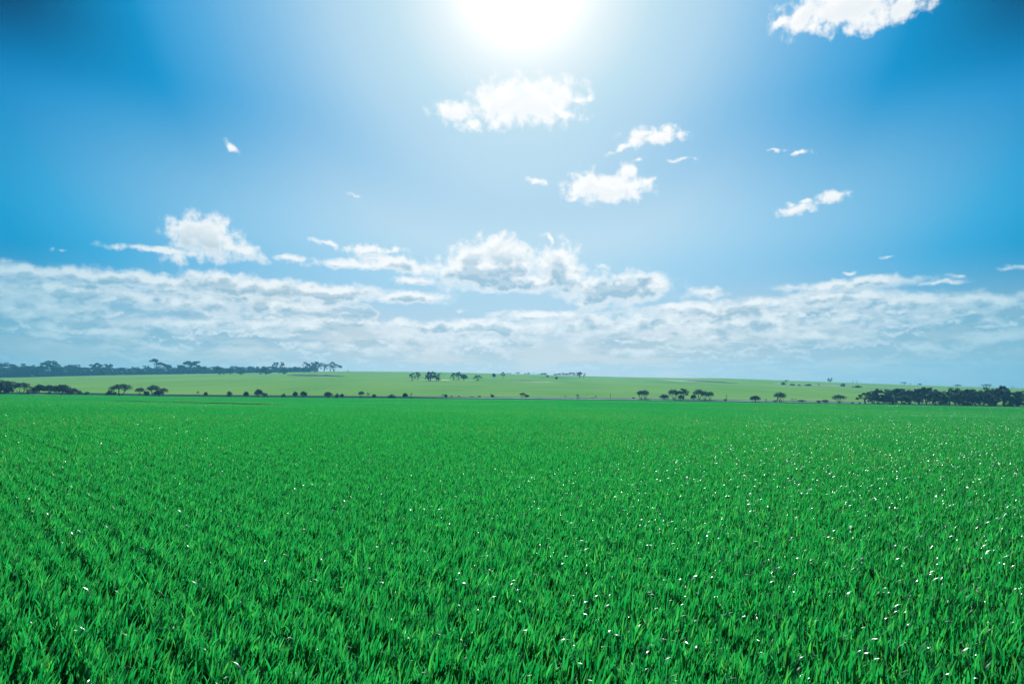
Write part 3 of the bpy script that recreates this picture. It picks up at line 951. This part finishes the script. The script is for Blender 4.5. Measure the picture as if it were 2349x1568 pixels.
RS = "shrubs and small trees along the road"
YR = 233.0
for e in [
    # kind, x0, x1, top, base, Y, label, category, tint
    ('bush', -60, 30, 1530, 1573, 231, "dark bush cut by the left edge of the picture, lowest at the roadside", 'bush', 'leaf'),
    ('dome', -40, 58, 1517, 1571, 236, "broad dark mallee at the far left end of the road, tallest of its clump", 'tree', 'leaf'),
    ('bush', 18, 50, 1545, 1573, 232, "small dark bush in front of the leftmost mallee", 'bush', 'leaf'),
    ('dome', 54, 112, 1528, 1572, 234, "second dark mallee from the left edge, domed and dense", 'tree', 'leaf'),
    ('low', 112, 146, 1544, 1566, 240, "low dark shrub between the left mallees and the pinkish clay patch", 'shrub', 'leaf'),
    ('bush', 142, 182, 1535, 1564, 240, "upright dark bush directly behind the pinkish clay patch", 'bush', 'leaf'),
    ('bush', 174, 222, 1538, 1565, 242, "wide dark bush behind the right half of the clay patch", 'bush', 'leaf'),
    ('bush', 208, 274, 1537, 1573, 234, "largest dark bush at the right end of the clay patch", 'bush', 'leaf'),
    ('bush', 266, 306, 1550, 1572, 238, "dark rounded bush behind the rusty bush at the end of the left clump", 'bush', 'leaf'),
    ('bush', 262, 292, 1556, 1574, 231, "rusty brown round bush at the right end of the left clump", 'bush', 'rust'),
    ('low', 308, 333, 1559, 1574, 232, "small grey-blue shrub standing just right of the rusty bush", 'shrub', 'grey'),
    ('low', 333, 362, 1564, 1574, 233, "flat brown shrub low in the scrub, second from the rusty bush", 'shrub', 'rust'),
    ('dome', 440, 520, 1534, 1575, 234, "wide open mallee with see-through crown, alone between two gaps", 'tree', 'leaf'),
    ('low', 425, 462, 1558, 1576, 232, "brownish shrub at the left foot of the wide open mallee", 'shrub', 'rust'),
    ('dome', 541, 578, 1547, 1573, 234, "small round mallee with brown crown between two larger trees", 'tree', 'rust'),
    ('low', 572, 598, 1562, 1577, 232, "low dark shrub right of the small brown mallee", 'shrub', 'leaf'),
    ('dome', 590, 640, 1537, 1571, 236, "ragged dark mallee left in the three-plant clump", 'tree', 'leaf'),
    ('dome', 634, 669, 1548, 1573, 235, "brown domed mallee right in the three-plant clump", 'tree', 'rust'),
    ('bush', 618, 654, 1559, 1577, 231, "squat dark bush in front of the three-plant clump", 'bush', 'leaf'),
    ('twig', 785, 800, 1563, 1577, 233, "thin twiggy sapling standing out of the left roadside scrub", 'shrub', 'grey'),
    ('bush', 815, 830, 1565, 1576, 233, "tiny round reddish bush on the roadside scrub, left of the grey one", 'bush', 'rust'),
    ('low', 906, 932, 1563, 1578, 233, "grey-blue ragged bush right of the tiny reddish bush", 'bush', 'grey'),
    ('bush', 974, 995, 1565, 1578, 233, "small dark dome bush left of the tallest lone round bush", 'bush', 'leaf'),
    ('bush', 1020, 1053, 1554, 1579, 234, "tall round dark bush, highest on the left roadside scrub", 'bush', 'leaf'),
    ('low', 1050, 1070, 1569, 1579, 232, "small grey shrub leaning on the tall round dark bush", 'shrub', 'grey'),
    ('low', 1122, 1146, 1572, 1580, 233, "thin low brown shrub between the tall round bush and the dark pair", 'shrub', 'rust'),
    ('bush', 1171, 1193, 1564, 1580, 233, "left and smaller of the pair of dark round bushes", 'bush', 'leaf'),
    ('bush', 1199, 1228, 1563, 1581, 233, "right and larger of the pair of dark round bushes", 'bush', 'leaf'),
    ('bush', 1296, 1332, 1566, 1586, 233, "cone-shaped brownish bush on the scrub left of the umbrella tree", 'bush', 'rust'),
    ('low', 1334, 1361, 1571, 1586, 234, "blue-grey shrub just right of the cone-shaped bush", 'shrub', 'grey'),
    ('bush', 1360, 1377, 1573, 1586, 234, "small dark bush next to the blue-grey shrub", 'bush', 'leaf'),
    ('dome', 1432, 1458, 1562, 1585, 234, "small umbrella-shaped mallee standing up from the scrub", 'tree', 'leaf'),
    ('twig', 1460, 1482, 1569, 1584, 236, "bare twiggy shrub just right of the small umbrella mallee", 'shrub', 'grey'),
    ('bush', 1487, 1506, 1575, 1586, 233, "low dark flat bush right of the twiggy shrub", 'bush', 'leaf'),
    ('low', 1549, 1584, 1575, 1587, 234, "long low grey hump of shrub before the dark pointed bush", 'shrub', 'grey'),
    ('bush', 1608, 1633, 1570, 1589, 233, "dark dense bush beside a rusty twiggy one", 'bush', 'leaf'),
    ('twig', 1635, 1653, 1570, 1587, 235, "rusty twiggy shrub right beside the dark dense bush", 'shrub', 'rust'),
    ('twig', 1764, 1780, 1575, 1589, 235, "pale twiggy shrub touching the left of the darkest round bush", 'shrub', 'grey'),
    ('bush', 1775, 1792, 1575, 1590, 233, "darkest round bush where the pale road begins to show", 'bush', 'leaf'),
    ('bush', 1802, 1811, 1581, 1588, 246, "tiny dark bush, first right of the darkest round bush", 'bush', 'rust'),
    ('bush', 1830, 1841, 1582, 1588, 246, "tiny dark bush, second right of the darkest round bush", 'bush', 'leaf'),
    ('low', 1876, 1898, 1583, 1589, 247, "flat little shrub behind the pale road, left of a dark one", 'shrub', 'leaf'),
    ('low', 1911, 1924, 1582, 1589, 247, "little dark shrub behind the pale road, right of the flat one", 'shrub', 'leaf'),
    ('low', 1957, 1983, 1575, 1589, 247, "grey peaked shrub on the far side of the pale road", 'shrub', 'grey'),
    ('dome', 2075, 2104, 1568, 1590, 246, "small brown-topped tree behind the road, taller of two", 'tree', 'rust'),
    ('bush', 2097, 2118, 1577, 1590, 246, "round brown bush hugging the small brown-topped tree", 'bush', 'rust'),
    ('twig', 2256, 2268, 1581, 1592, 248, "tiny pale sapling on the far side of the middle road", 'shrub', 'grey'),
    ('twig', 2301, 2324, 1575, 1596, 233, "twiggy ball-shaped shrub on a short stem in front of the road", 'shrub', 'leaf'),
    ('twig', 2373, 2390, 1580, 1594, 247, "open twiggy shrub right of the ball-shaped one", 'shrub', 'leaf'),
    ('low', 2362, 2376, 1589, 1594, 247, "tiny low shrub at the left foot of the open twiggy one", 'shrub', 'leaf'),
    ('low', 2525, 2543, 1587, 1597, 247, "small dark shrub at the left of the first two-crowned tree", 'shrub', 'leaf'),
    ('dome', 2544, 2584, 1560, 1598, 244, "left crown of the first two-trunked mallee on the right half", 'tree', 'leaf'),
    ('dome', 2564, 2598, 1557, 1598, 246, "right crown of the first two-trunked mallee on the right half", 'tree', 'leaf'),
    ('bush', 2638, 2678, 1575, 1598, 244, "grey-green bush at the left of the tall three-tree clump", 'bush', 'grey'),
    ('dome', 2670, 2722, 1556, 1599, 244, "left tree of the tall clump with light gaps under its crown", 'tree', 'leaf'),
    ('gum', 2704, 2755, 1552, 1599, 246, "tallest tree of the clump, right next to the light-gapped one", 'tree', 'leaf'),
    ('bush', 2712, 2738, 1578, 1600, 243, "dense low growth under the tallest tree of the clump", 'bush', 'leaf'),
    ('bush', 2763, 2786, 1576, 1600, 243, "dark bush at the left foot of the second wide clump", 'bush', 'leaf'),
    ('dome', 2768, 2820, 1554, 1600, 246, "left mallee of the second wide clump, spreading left", 'tree', 'leaf'),
    ('dome', 2800, 2836, 1561, 1600, 244, "middle mallee of the second wide clump", 'tree', 'leaf'),
    ('dome', 2824, 2857, 1565, 1600, 246, "right mallee of the second wide clump, lowest crown", 'tree', 'leaf'),
    ('bush', 2894, 2910, 1595, 1605, 240, "small dark bush at the foot of the right thin post", 'bush', 'leaf'),
    ('bush', 2998, 3039, 1580, 1606, 240, "feathery dark bush alone between the thin post and the lone mallee", 'bush', 'leaf'),
    ('twig', 3052, 3072, 1594, 1605, 240, "pale twiggy shrub left of the lone mallee", 'shrub', 'grey'),
    ('dome', 3097, 3144, 1566, 1607, 240, "lone mallee with dark flat crown and dead twigs above it", 'tree', 'leaf'),
    ('dead', 3100, 3138, 1560, 1600, 243, "leafless twigs sticking out behind the lone flat-crowned mallee", 'bare tree', 'leaf'),
    ('bush', 3093, 3112, 1599, 1607, 238, "tiny low bush at the left foot of the lone mallee", 'bush', 'leaf'),
    ('twig', 3156, 3187, 1594, 1607, 242, "spread-out grey twiggy shrub right of the lone mallee", 'shrub', 'grey'),
    ('bush', 3190, 3221, 1598, 1609, 238, "low dark mound bush in the middle between the two lone mallees", 'bush', 'leaf'),
    ('low', 3261, 3285, 1600, 1610, 240, "brownish low shrub left of the second dark mound", 'shrub', 'rust'),
    ('bush', 3286, 3313, 1598, 1610, 238, "second low dark mound bush, nearer the umbrella mallee", 'bush', 'leaf'),
    ('dome', 3334, 3386, 1575, 1612, 240, "umbrella mallee with splayed pale stems, last before the right stand", 'tree', 'leaf'),
    ('low', 3402, 3416, 1607, 1613, 238, "tiny flat shrub between the umbrella mallee and the stand", 'shrub', 'leaf'),
    ('low', 3432, 3444, 1608, 1614, 238, "tiny shrub touching the left end of the right stand", 'shrub', 'leaf'),
    ('bush', 3858, 3886, 1610, 1621, 231, "low dark mound in front of the middle of the right stand", 'bush', 'leaf'),
    ('bush', 3958, 3986, 1612, 1622, 231, "low brown mound in front of the right part of the stand", 'bush', 'rust'),
    ('bush', 4020, 4050, 1614, 1626, 229, "round brown bush in front of the right end of the stand", 'bush', 'rust'),
]:
    k, x0, x1, yt, yb, Y, lb, ct, ti = e
    plant(k, x0, x1, yt, yb, Y, lb, ct, RS, ti)

# the dense stand at the right end of the road
STAND = [(3438, 3487, 1570, 'airy'), (3476, 3506, 1561, 'belt'), (3498, 3534, 1553, 'belt'), (3532, 3590, 1556, 'belt'), (3584, 3634, 1552, 'belt'), (3624, 3660, 1559, 'belt'),
         (3652, 3696, 1553, 'gum'), (3680, 3726, 1547, 'gum'), (3716, 3758, 1556, 'belt'), (3750, 3792, 1563, 'belt'), (3780, 3822, 1565, 'airy'), (3802, 3852, 1549, 'belt'),
         (3840, 3882, 1568, 'belt'), (3868, 3918, 1555, 'belt'), (3910, 3952, 1558, 'belt'), (3928, 3984, 1547, 'belt'), (3968, 4000, 1553, 'gum'), (3988, 4032, 1540, 'gum'),
         (4022, 4088, 1556, 'belt'), (4076, 4130, 1570, 'airy')]
ORD = ["first", "second", "third", "fourth", "fifth", "sixth", "seventh", "eighth", "ninth", "tenth", "eleventh", "twelfth", "thirteenth", "fourteenth", "fifteenth", "sixteenth", "seventeenth", "eighteenth", "nineteenth", "twentieth"]
LOOK = {'airy': "thin-crowned dark gum tree", 'belt': "dense dark gum tree", 'gum': "tall layered dark gum tree"}
for i, (x0, x1, yt, k) in enumerate(STAND):
    yb = 1612 + (x0 - 3440) / 660 * 12
    plant(k, x0 - 5, x1 + 5, yt, yb, 234 + (i * 5 % 9), "%s, %s from the left end of the right roadside stand" % (LOOK[k], ORD[i]), 'tree', "gum trees in the right roadside stand")
for i in range(13):                              # fill behind the front trees
    x = 3490 + i * 48
    plant('belt', x - 24, x + 26, 1566 - (i * 7 % 5) * 2 + i * .4, 1612 + i, 243 + i % 3 * 2, "dark gum tree half hidden inside the right roadside stand", 'tree', "trees inside the right roadside stand")
for i, (x, yt, w_) in enumerate([(3544, 1546, 22), (3640, 1548, 14), (3712, 1552, 16), (3730, 1551, 16), (3892, 1550, 18)]):
    plant('dead', x - w_ / 2, x + w_ / 2, yt, 1612, 249, "bare leafless tree poking up over the right roadside stand, %s from its left end" % ORD[i], 'bare tree', "bare trees over the right stand")

# trees standing in the hill field, in the middle
HT = "trees standing on the hill"
for e in [
    ('airy', 1634, 1664, 1490, 1522, "left tree of the slanting pair on the hill, lower crown", 'tree'),
    ('airy', 1659, 1685, 1487, 1520, "right tree of the slanting pair on the hill, higher crown", 'tree'),
    ('belt', 1698, 1728, 1488, 1522, "left tree of the dense round clump on the hill", 'tree'),
    ('belt', 1706, 1744, 1484, 1522, "middle and highest tree of the dense round clump on the hill", 'tree'),
    ('belt', 1732, 1766, 1489, 1522, "right tree of the dense round clump on the hill", 'tree'),
    ('airy', 1799, 1828, 1489, 1519, "left tree of the loose clump on the hill", 'tree'),
    ('gum', 1822, 1850, 1486, 1519, "domed middle tree of the loose clump on the hill, highest", 'tree'),
    ('bush', 1842, 1872, 1495, 1520, "low dark bush closing the loose clump on its right", 'bush'),
    ('airy', 1889, 1929, 1499, 1522, "vase-shaped small tree alone right of the loose clump", 'tree'),
    ('bush', 1968, 1985, 1492, 1511, "small round tree below the ridge, left of the twiggy one", 'tree'),
    ('airy', 2001, 2021, 1487, 1512, "twiggy-topped small tree below the ridge, right of the round one", 'tree'),
    ('bush', 2184, 2197, 1499, 1509, "tiny tree on the hill, upper left of the tiny dark round one", 'tree'),
    ('bush', 2219, 2232, 1505, 1518, "tiny dark round tree on the open hill", 'tree'),
    ('gum', 2304, 2332, 1486, 1512, "clumpy gum on the ridge beside the leafless tree", 'tree'),
    ('dead', 2330, 2354, 1488, 1512, "leafless pale tree beside the clumpy gum on the ridge", 'bare tree'),
    ('bush', 3124, 3140, 1529, 1540, "dark bush at the left end of the pale bare bank", 'bush'),
    ('twig', 3130, 3154, 1517, 1538, "slanting twiggy tree at the left end of the pale bare bank", 'tree'),
    ('low', 3158, 3180, 1534, 1541, "first low shrub on the pale bare bank", 'shrub'),
    ('low', 3190, 3204, 1536, 1542, "second low shrub on the pale bare bank", 'shrub'),
    ('low', 3212, 3254, 1535, 1542, "long low shrub in the middle of the pale bare bank", 'shrub'),
    ('twig', 3268, 3282, 1532, 1543, "small twiggy shrub right of the long low one on the bank", 'shrub'),
    ('low', 3360, 3384, 1531, 1545, "grey rounded shrub on the bank below the leafy lone tree", 'shrub'),
    ('low', 3410, 3448, 1540, 1550, "wide grey shrub on the bank left of the right stand", 'shrub'),
]:
    k, x0, x1, yt, yb, lb, ct = e
    plant(k, x0, x1, yt, yb, None, lb, ct, HT, 'grey' if k in ('twig', 'low') else 'leaf')

# small bushes and trees along the ridge line
RL = "bushes and trees on the ridge line"
for e in [
    ('bush', 1387, 1394, 1480, 1486, "tiny dark bush alone on the ridge right of the far tree belt"),
    ('bush', 2023, 2034, 1491, 1498, "round ridge bush, left of the twin beside it in the middle"),
    ('bush', 2035, 2046, 1490, 1498, "round ridge bush, right of its twin in the middle"),
    ('gum', 2062, 2081, 1488, 1498, "broad ridge bush, first right of the twin bushes"),
    ('bush', 2095, 2106, 1492, 1498, "low round ridge bush next to a taller domed one"),
    ('bush', 2105, 2122, 1490, 1498, "domed ridge tree right of the low round bush"),
    ('twig', 2130, 2140, 1490, 1498, "thin bare sapling on the ridge right of the domed tree"),
    ('bush', 2149, 2156, 1494, 1499, "smallest ridge bush before the wide low group"),
    ('low', 2158, 2178, 1491, 1499, "left half of the wide low group on the ridge"),
    ('low', 2172, 2188, 1490, 1499, "right half of the wide low group on the ridge"),
    ('low', 2213, 2230, 1494, 1500, "low ridge bush opening the row left of the clumpy gum"),
    ('bush', 2226, 2246, 1492, 1500, "domed ridge bush, second of the row left of the clumpy gum"),
    ('belt', 2246, 2262, 1490, 1501, "taller ridge tree, third of the row left of the clumpy gum"),
    ('bush', 2258, 2276, 1492, 1501, "low ridge tree, fourth of the row left of the clumpy gum"),
    ('gum', 2273, 2291, 1488, 1501, "airy ridge tree, fifth of the row left of the clumpy gum"),
    ('belt', 2288, 2304, 1489, 1502, "dense ridge tree touching the left of the clumpy gum"),
    ('belt', 3311, 3332, 1510, 1532, "lone leafy tree on the ridge with ragged twigs, right half"),
    ('dead', 3406, 3420, 1521, 1534, "bare forked tree on the right ridge, left of a smaller one"),
    ('twig', 3424, 3432, 1523, 1534, "small bare bush on the right ridge next to the bare forked tree"),
    ('twig', 3602, 3613, 1527, 1538, "bare left one of the two small trees on the ridge above the stand"),
    ('dome', 3613, 3626, 1526, 1538, "dark leafy right one of the two small trees above the stand"),
    ('twig', 3637, 3646, 1531, 1539, "faint bare sapling on the ridge above the stand"),
    ('bush', 3672, 3686, 1533, 1541, "dark peaked bush on the ridge above the stand"),
    ('bush', 3822, 3844, 1537, 1546, "dark flat dome bush on the ridge over the stand's middle"),
    ('airy', 3926, 3942, 1537, 1548, "left of three thin trees on the ridge over the right of the stand"),
    ('airy', 3938, 3953, 1535, 1548, "middle of three thin trees on the ridge over the right of the stand"),
    ('airy', 3950, 3966, 1536, 1549, "right of three thin trees on the ridge over the right of the stand"),
    ('twig', 4046, 4062, 1544, 1552, "faint twiggy bush on the ridge over the stand's right end"),
]:
    k, x0, x1, yt, yb, lb = e
    plant(k, x0, x1, yt, yb, 800, lb, 'tree' if k in ('gum', 'dome', 'belt', 'airy') else 'bare tree' if k == 'dead' else 'bush', RL)

# the far tree belt on the left ridge
FB = "gum trees of the far left tree belt"
FEAT = [('belt', -20, 60, 1450, 1509, 775, "big dense gum at the left end of the far belt, cut by the edge"), ('belt', 44, 100, 1452, 1509, 770, "broad dense gum, second from the left edge in the far belt"),
        ('belt', 88, 130, 1462, 1508, 765, "lower round gum left of the first high crown in the far belt"),
        ('belt', 128, 172, 1458, 1508, 780, "dark gum at the left foot of the first high crown"), ('gum', 160, 238, 1441, 1506, 768, "high-crowned gum rising over the left of the far belt"),
        ('gum', 258, 292, 1457, 1504, 790, "small flat-topped gum right of the first high crown"), ('airy', 294, 322, 1457, 1503, 795, "airy gum with see-through top right of the first high crown"),
        ('gum', 362, 412, 1450, 1502, 790, "flat umbrella-topped gum on the belt, left of a smaller one"), ('gum', 415, 452, 1454, 1501, 790, "smaller umbrella-topped gum on the belt"),
        ('airy', 570, 598, 1461, 1498, 795, "thin airy gum at the left foot of the leaning tree"),
        ('lean', 602, 680, 1433, 1497, 785, "wind-swept gum leaning right, highest of the far belt"), ('gum', 722, 802, 1442, 1496, 785, "tall pair-crowned gum right of the wind-swept one"),
        ('airy', 708, 730, 1458, 1496, 795, "thin gum at the left foot of the tall pair-crowned one"),
        ('airy', 1084, 1116, 1448, 1495, 795, "loose high gum rising from the right half of the belt"), ('airy', 1116, 1138, 1446, 1495, 792, "narrow high gum beside the loose one in the right half"),
        ('airy', 1206, 1244, 1447, 1490, 795, "see-through gum, first of the airy row ending the belt"), ('gum', 1240, 1288, 1445, 1487, 795, "widest gum in the airy row ending the belt"),
        ('airy', 1278, 1312, 1453, 1485, 798, "low thin gum in the airy row ending the belt"), ('airy', 1306, 1336, 1454, 1485, 795, "second last gum of the airy row ending the belt"),
        ('lean', 1320, 1368, 1446, 1484, 797, "last gum of the far belt, fanning out to the right"),
        ('belt', 855, 894, 1468, 1505, 640, "left tree of the front group before the belt's middle"), ('belt', 880, 912, 1473, 1505, 650, "second tree of the front group before the belt's middle"),
        ('gum', 904, 936, 1472, 1505, 640, "slim tree at the right of the front group before the belt"), ('belt', 950, 978, 1478, 1508, 600, "lone vase-shaped tree in front of the belt"),
        ('belt', 1022, 1058, 1472, 1507, 610, "left tree of the front pair under the belt's right half"), ('belt', 1046, 1088, 1466, 1509, 600, "right tree of the front pair under the belt's right half"),
        ('belt', 1114, 1152, 1474, 1508, 600, "round tree in front of the two narrow high gums"), ('belt', 1206, 1232, 1467, 1496, 690, "dense tree below the first airy gum"),
        ('belt', 1226, 1250, 1468, 1496, 690, "dense tree in the middle below the airy row"), ('belt', 1244, 1276, 1466, 1497, 685, "dense tree at the right below the airy row")]
for (k, x0, x1, yt, yb, Y, lb) in FEAT:
    plant(k, x0, x1, yt, yb, Y, lb, 'tree', FB)
rgb_ = random.Random(44)
x = -10.0
while x < 1225:
    wpx = rgb_.uniform(34, 52)
    basey = 1508 - 18 * max(0, min(1, x / 1200))
    for layer in range(2):
        xs = x + rgb_.uniform(-8, 8) + layer * 18
        top = (1466 if x < 350 else 1468 if x < 700 else 1464) + rgb_.uniform(-2, 6) + (3 if layer else 0)
        plant('belt', xs - wpx / 2, xs + wpx / 2, top, basey, 775 + 22 * layer + rgb_.uniform(-5, 5), "blue-green gum tree merging into the mass of the far left belt", 'tree', "gum trees merging into the far belt mass")
    x += wpx * 0.62

# undergrowth at the feet of the far belt
rgu = np.random.default_rng(77)
lob = []
for i in range(520):
    xp = rgu.uniform(-40, 1225)
    Yv = rgu.uniform(772, 806)
    d = px_dir(xp * 0.57349, 862)
    a = d[0] / d[1] * Yv
    hgt = rgu.uniform(1.0, 2.6) * (0.6 if xp < 330 else 1.0)
    lob.append((a, Yv, tz(a, Yv) + hgt * .6, rgu.uniform(1.5, 3.5), rgu.uniform(1.5, 3.0), hgt))
V, F, tn = leaves(rgu, lob, 60000, 0.45, 0.0, 0.0, 0.2)
tag(obj("undergrowth", mesh_np("undergrowth", V, F, M_LEAF, {'tone': tn})), "dark undergrowth filling the feet of the far left tree belt", "undergrowth", kind="stuff")

# thin posts by the road
M_POST = principled_mat("weathered_post", lambda t: t.ramp(t.noise(t.n('ShaderNodeTexCoord').outputs['Object'], 8, 3, 0.5), [(0.3, (0.10, 0.09, 0.08, 1)), (0.7, (0.2, 0.19, 0.17, 1))]), 0.8, 0.2)
for (x, yt, yb, lb) in [(2442, 1571, 1592, "thin tall post behind the road in the middle, left of the trees"), (2906, 1576, 1599, "thin tall post behind the road rising from a small dark bush")]:
    d = px_dir(x * 0.57349, yb * 0.57349)
    X, Y = d[0] / d[1] * 247, 247
    z = tz(X, Y)
    dt = px_dir(x * 0.57349, yt * 0.57349)
    h = EYE + dt[2] / dt[1] * Y - z
    mb = MB()
    mb.tube([(0, 0, -.3), (0, 0, h * .5), (0.02, 0, h * .985), (0.02, 0, h)], [.10, .085, .08, .045], 8)
    o = obj("post", mesh_np("post", mb.V, mb.F, M_POST), None, (X, Y, z))
    tag(o, lb, "post", "thin posts by the road")

# low scrub along the road verge
rgv = np.random.default_rng(9)
N = 3200
xs = rgv.uniform(-215, 190, N)
ys = rgv.uniform(228.0, 235.5, N)
left = np.clip((40 - xs) / 150, 0.15, 1)
drop = (rgv.random(N) < 0.55 * (1 - left)) | ((xs > -166) & (xs < -152))
xs, ys, left = xs[~drop], ys[~drop], left[~drop]
lob = []
for a, b, l in zip(xs, ys, left):
    hgt = rgv.uniform(.15, .50) * (0.40 + 1.0 * l)
    r_ = rgv.uniform(.3, .8)
    lob.append((a, b, tz(a, b) + hgt, r_, r_, hgt))
V, F, tn = leaves(rgv, lob, 110000, 0.27, 0.0, 0.0, 0.2)
tag(obj("roadside_scrub", mesh_np("roadside_scrub", V, F, M_GREY, {'tone': tn})), "low blue-grey scrub along the road verge", "scrub", kind="stuff")

# ---------------------------------------------------------------- haze
hm, ht = material("haze")
pvn = ht.n('ShaderNodeVolumePrincipled', {'Color': (0.14, 0.56, 0.84, 1), 'Density': 0.00034, 'Anisotropy': 0.35})
ht.n('ShaderNodeOutputMaterial', {1: pvn.outputs[0]})
X0, X1, Y0, Y1, Z0, Z1 = -2900, 2900, -140, 1560, -140, 40
hv = [(X0, Y0, Z0), (X1, Y0, Z0), (X1, Y1, Z0), (X0, Y1, Z0), (X0, Y0, Z1), (X1, Y0, Z1), (X1, Y1, Z1), (X0, Y1, Z1)]
hf = [(0, 3, 2, 1), (4, 5, 6, 7), (0, 1, 5, 4), (1, 2, 6, 5), (2, 3, 7, 6), (3, 0, 4, 7)]
HZ = obj("haze", mesh_np("haze", hv, hf, hm))
tag(HZ, "thin blue haze in the air over the fields", "haze", kind="stuff")
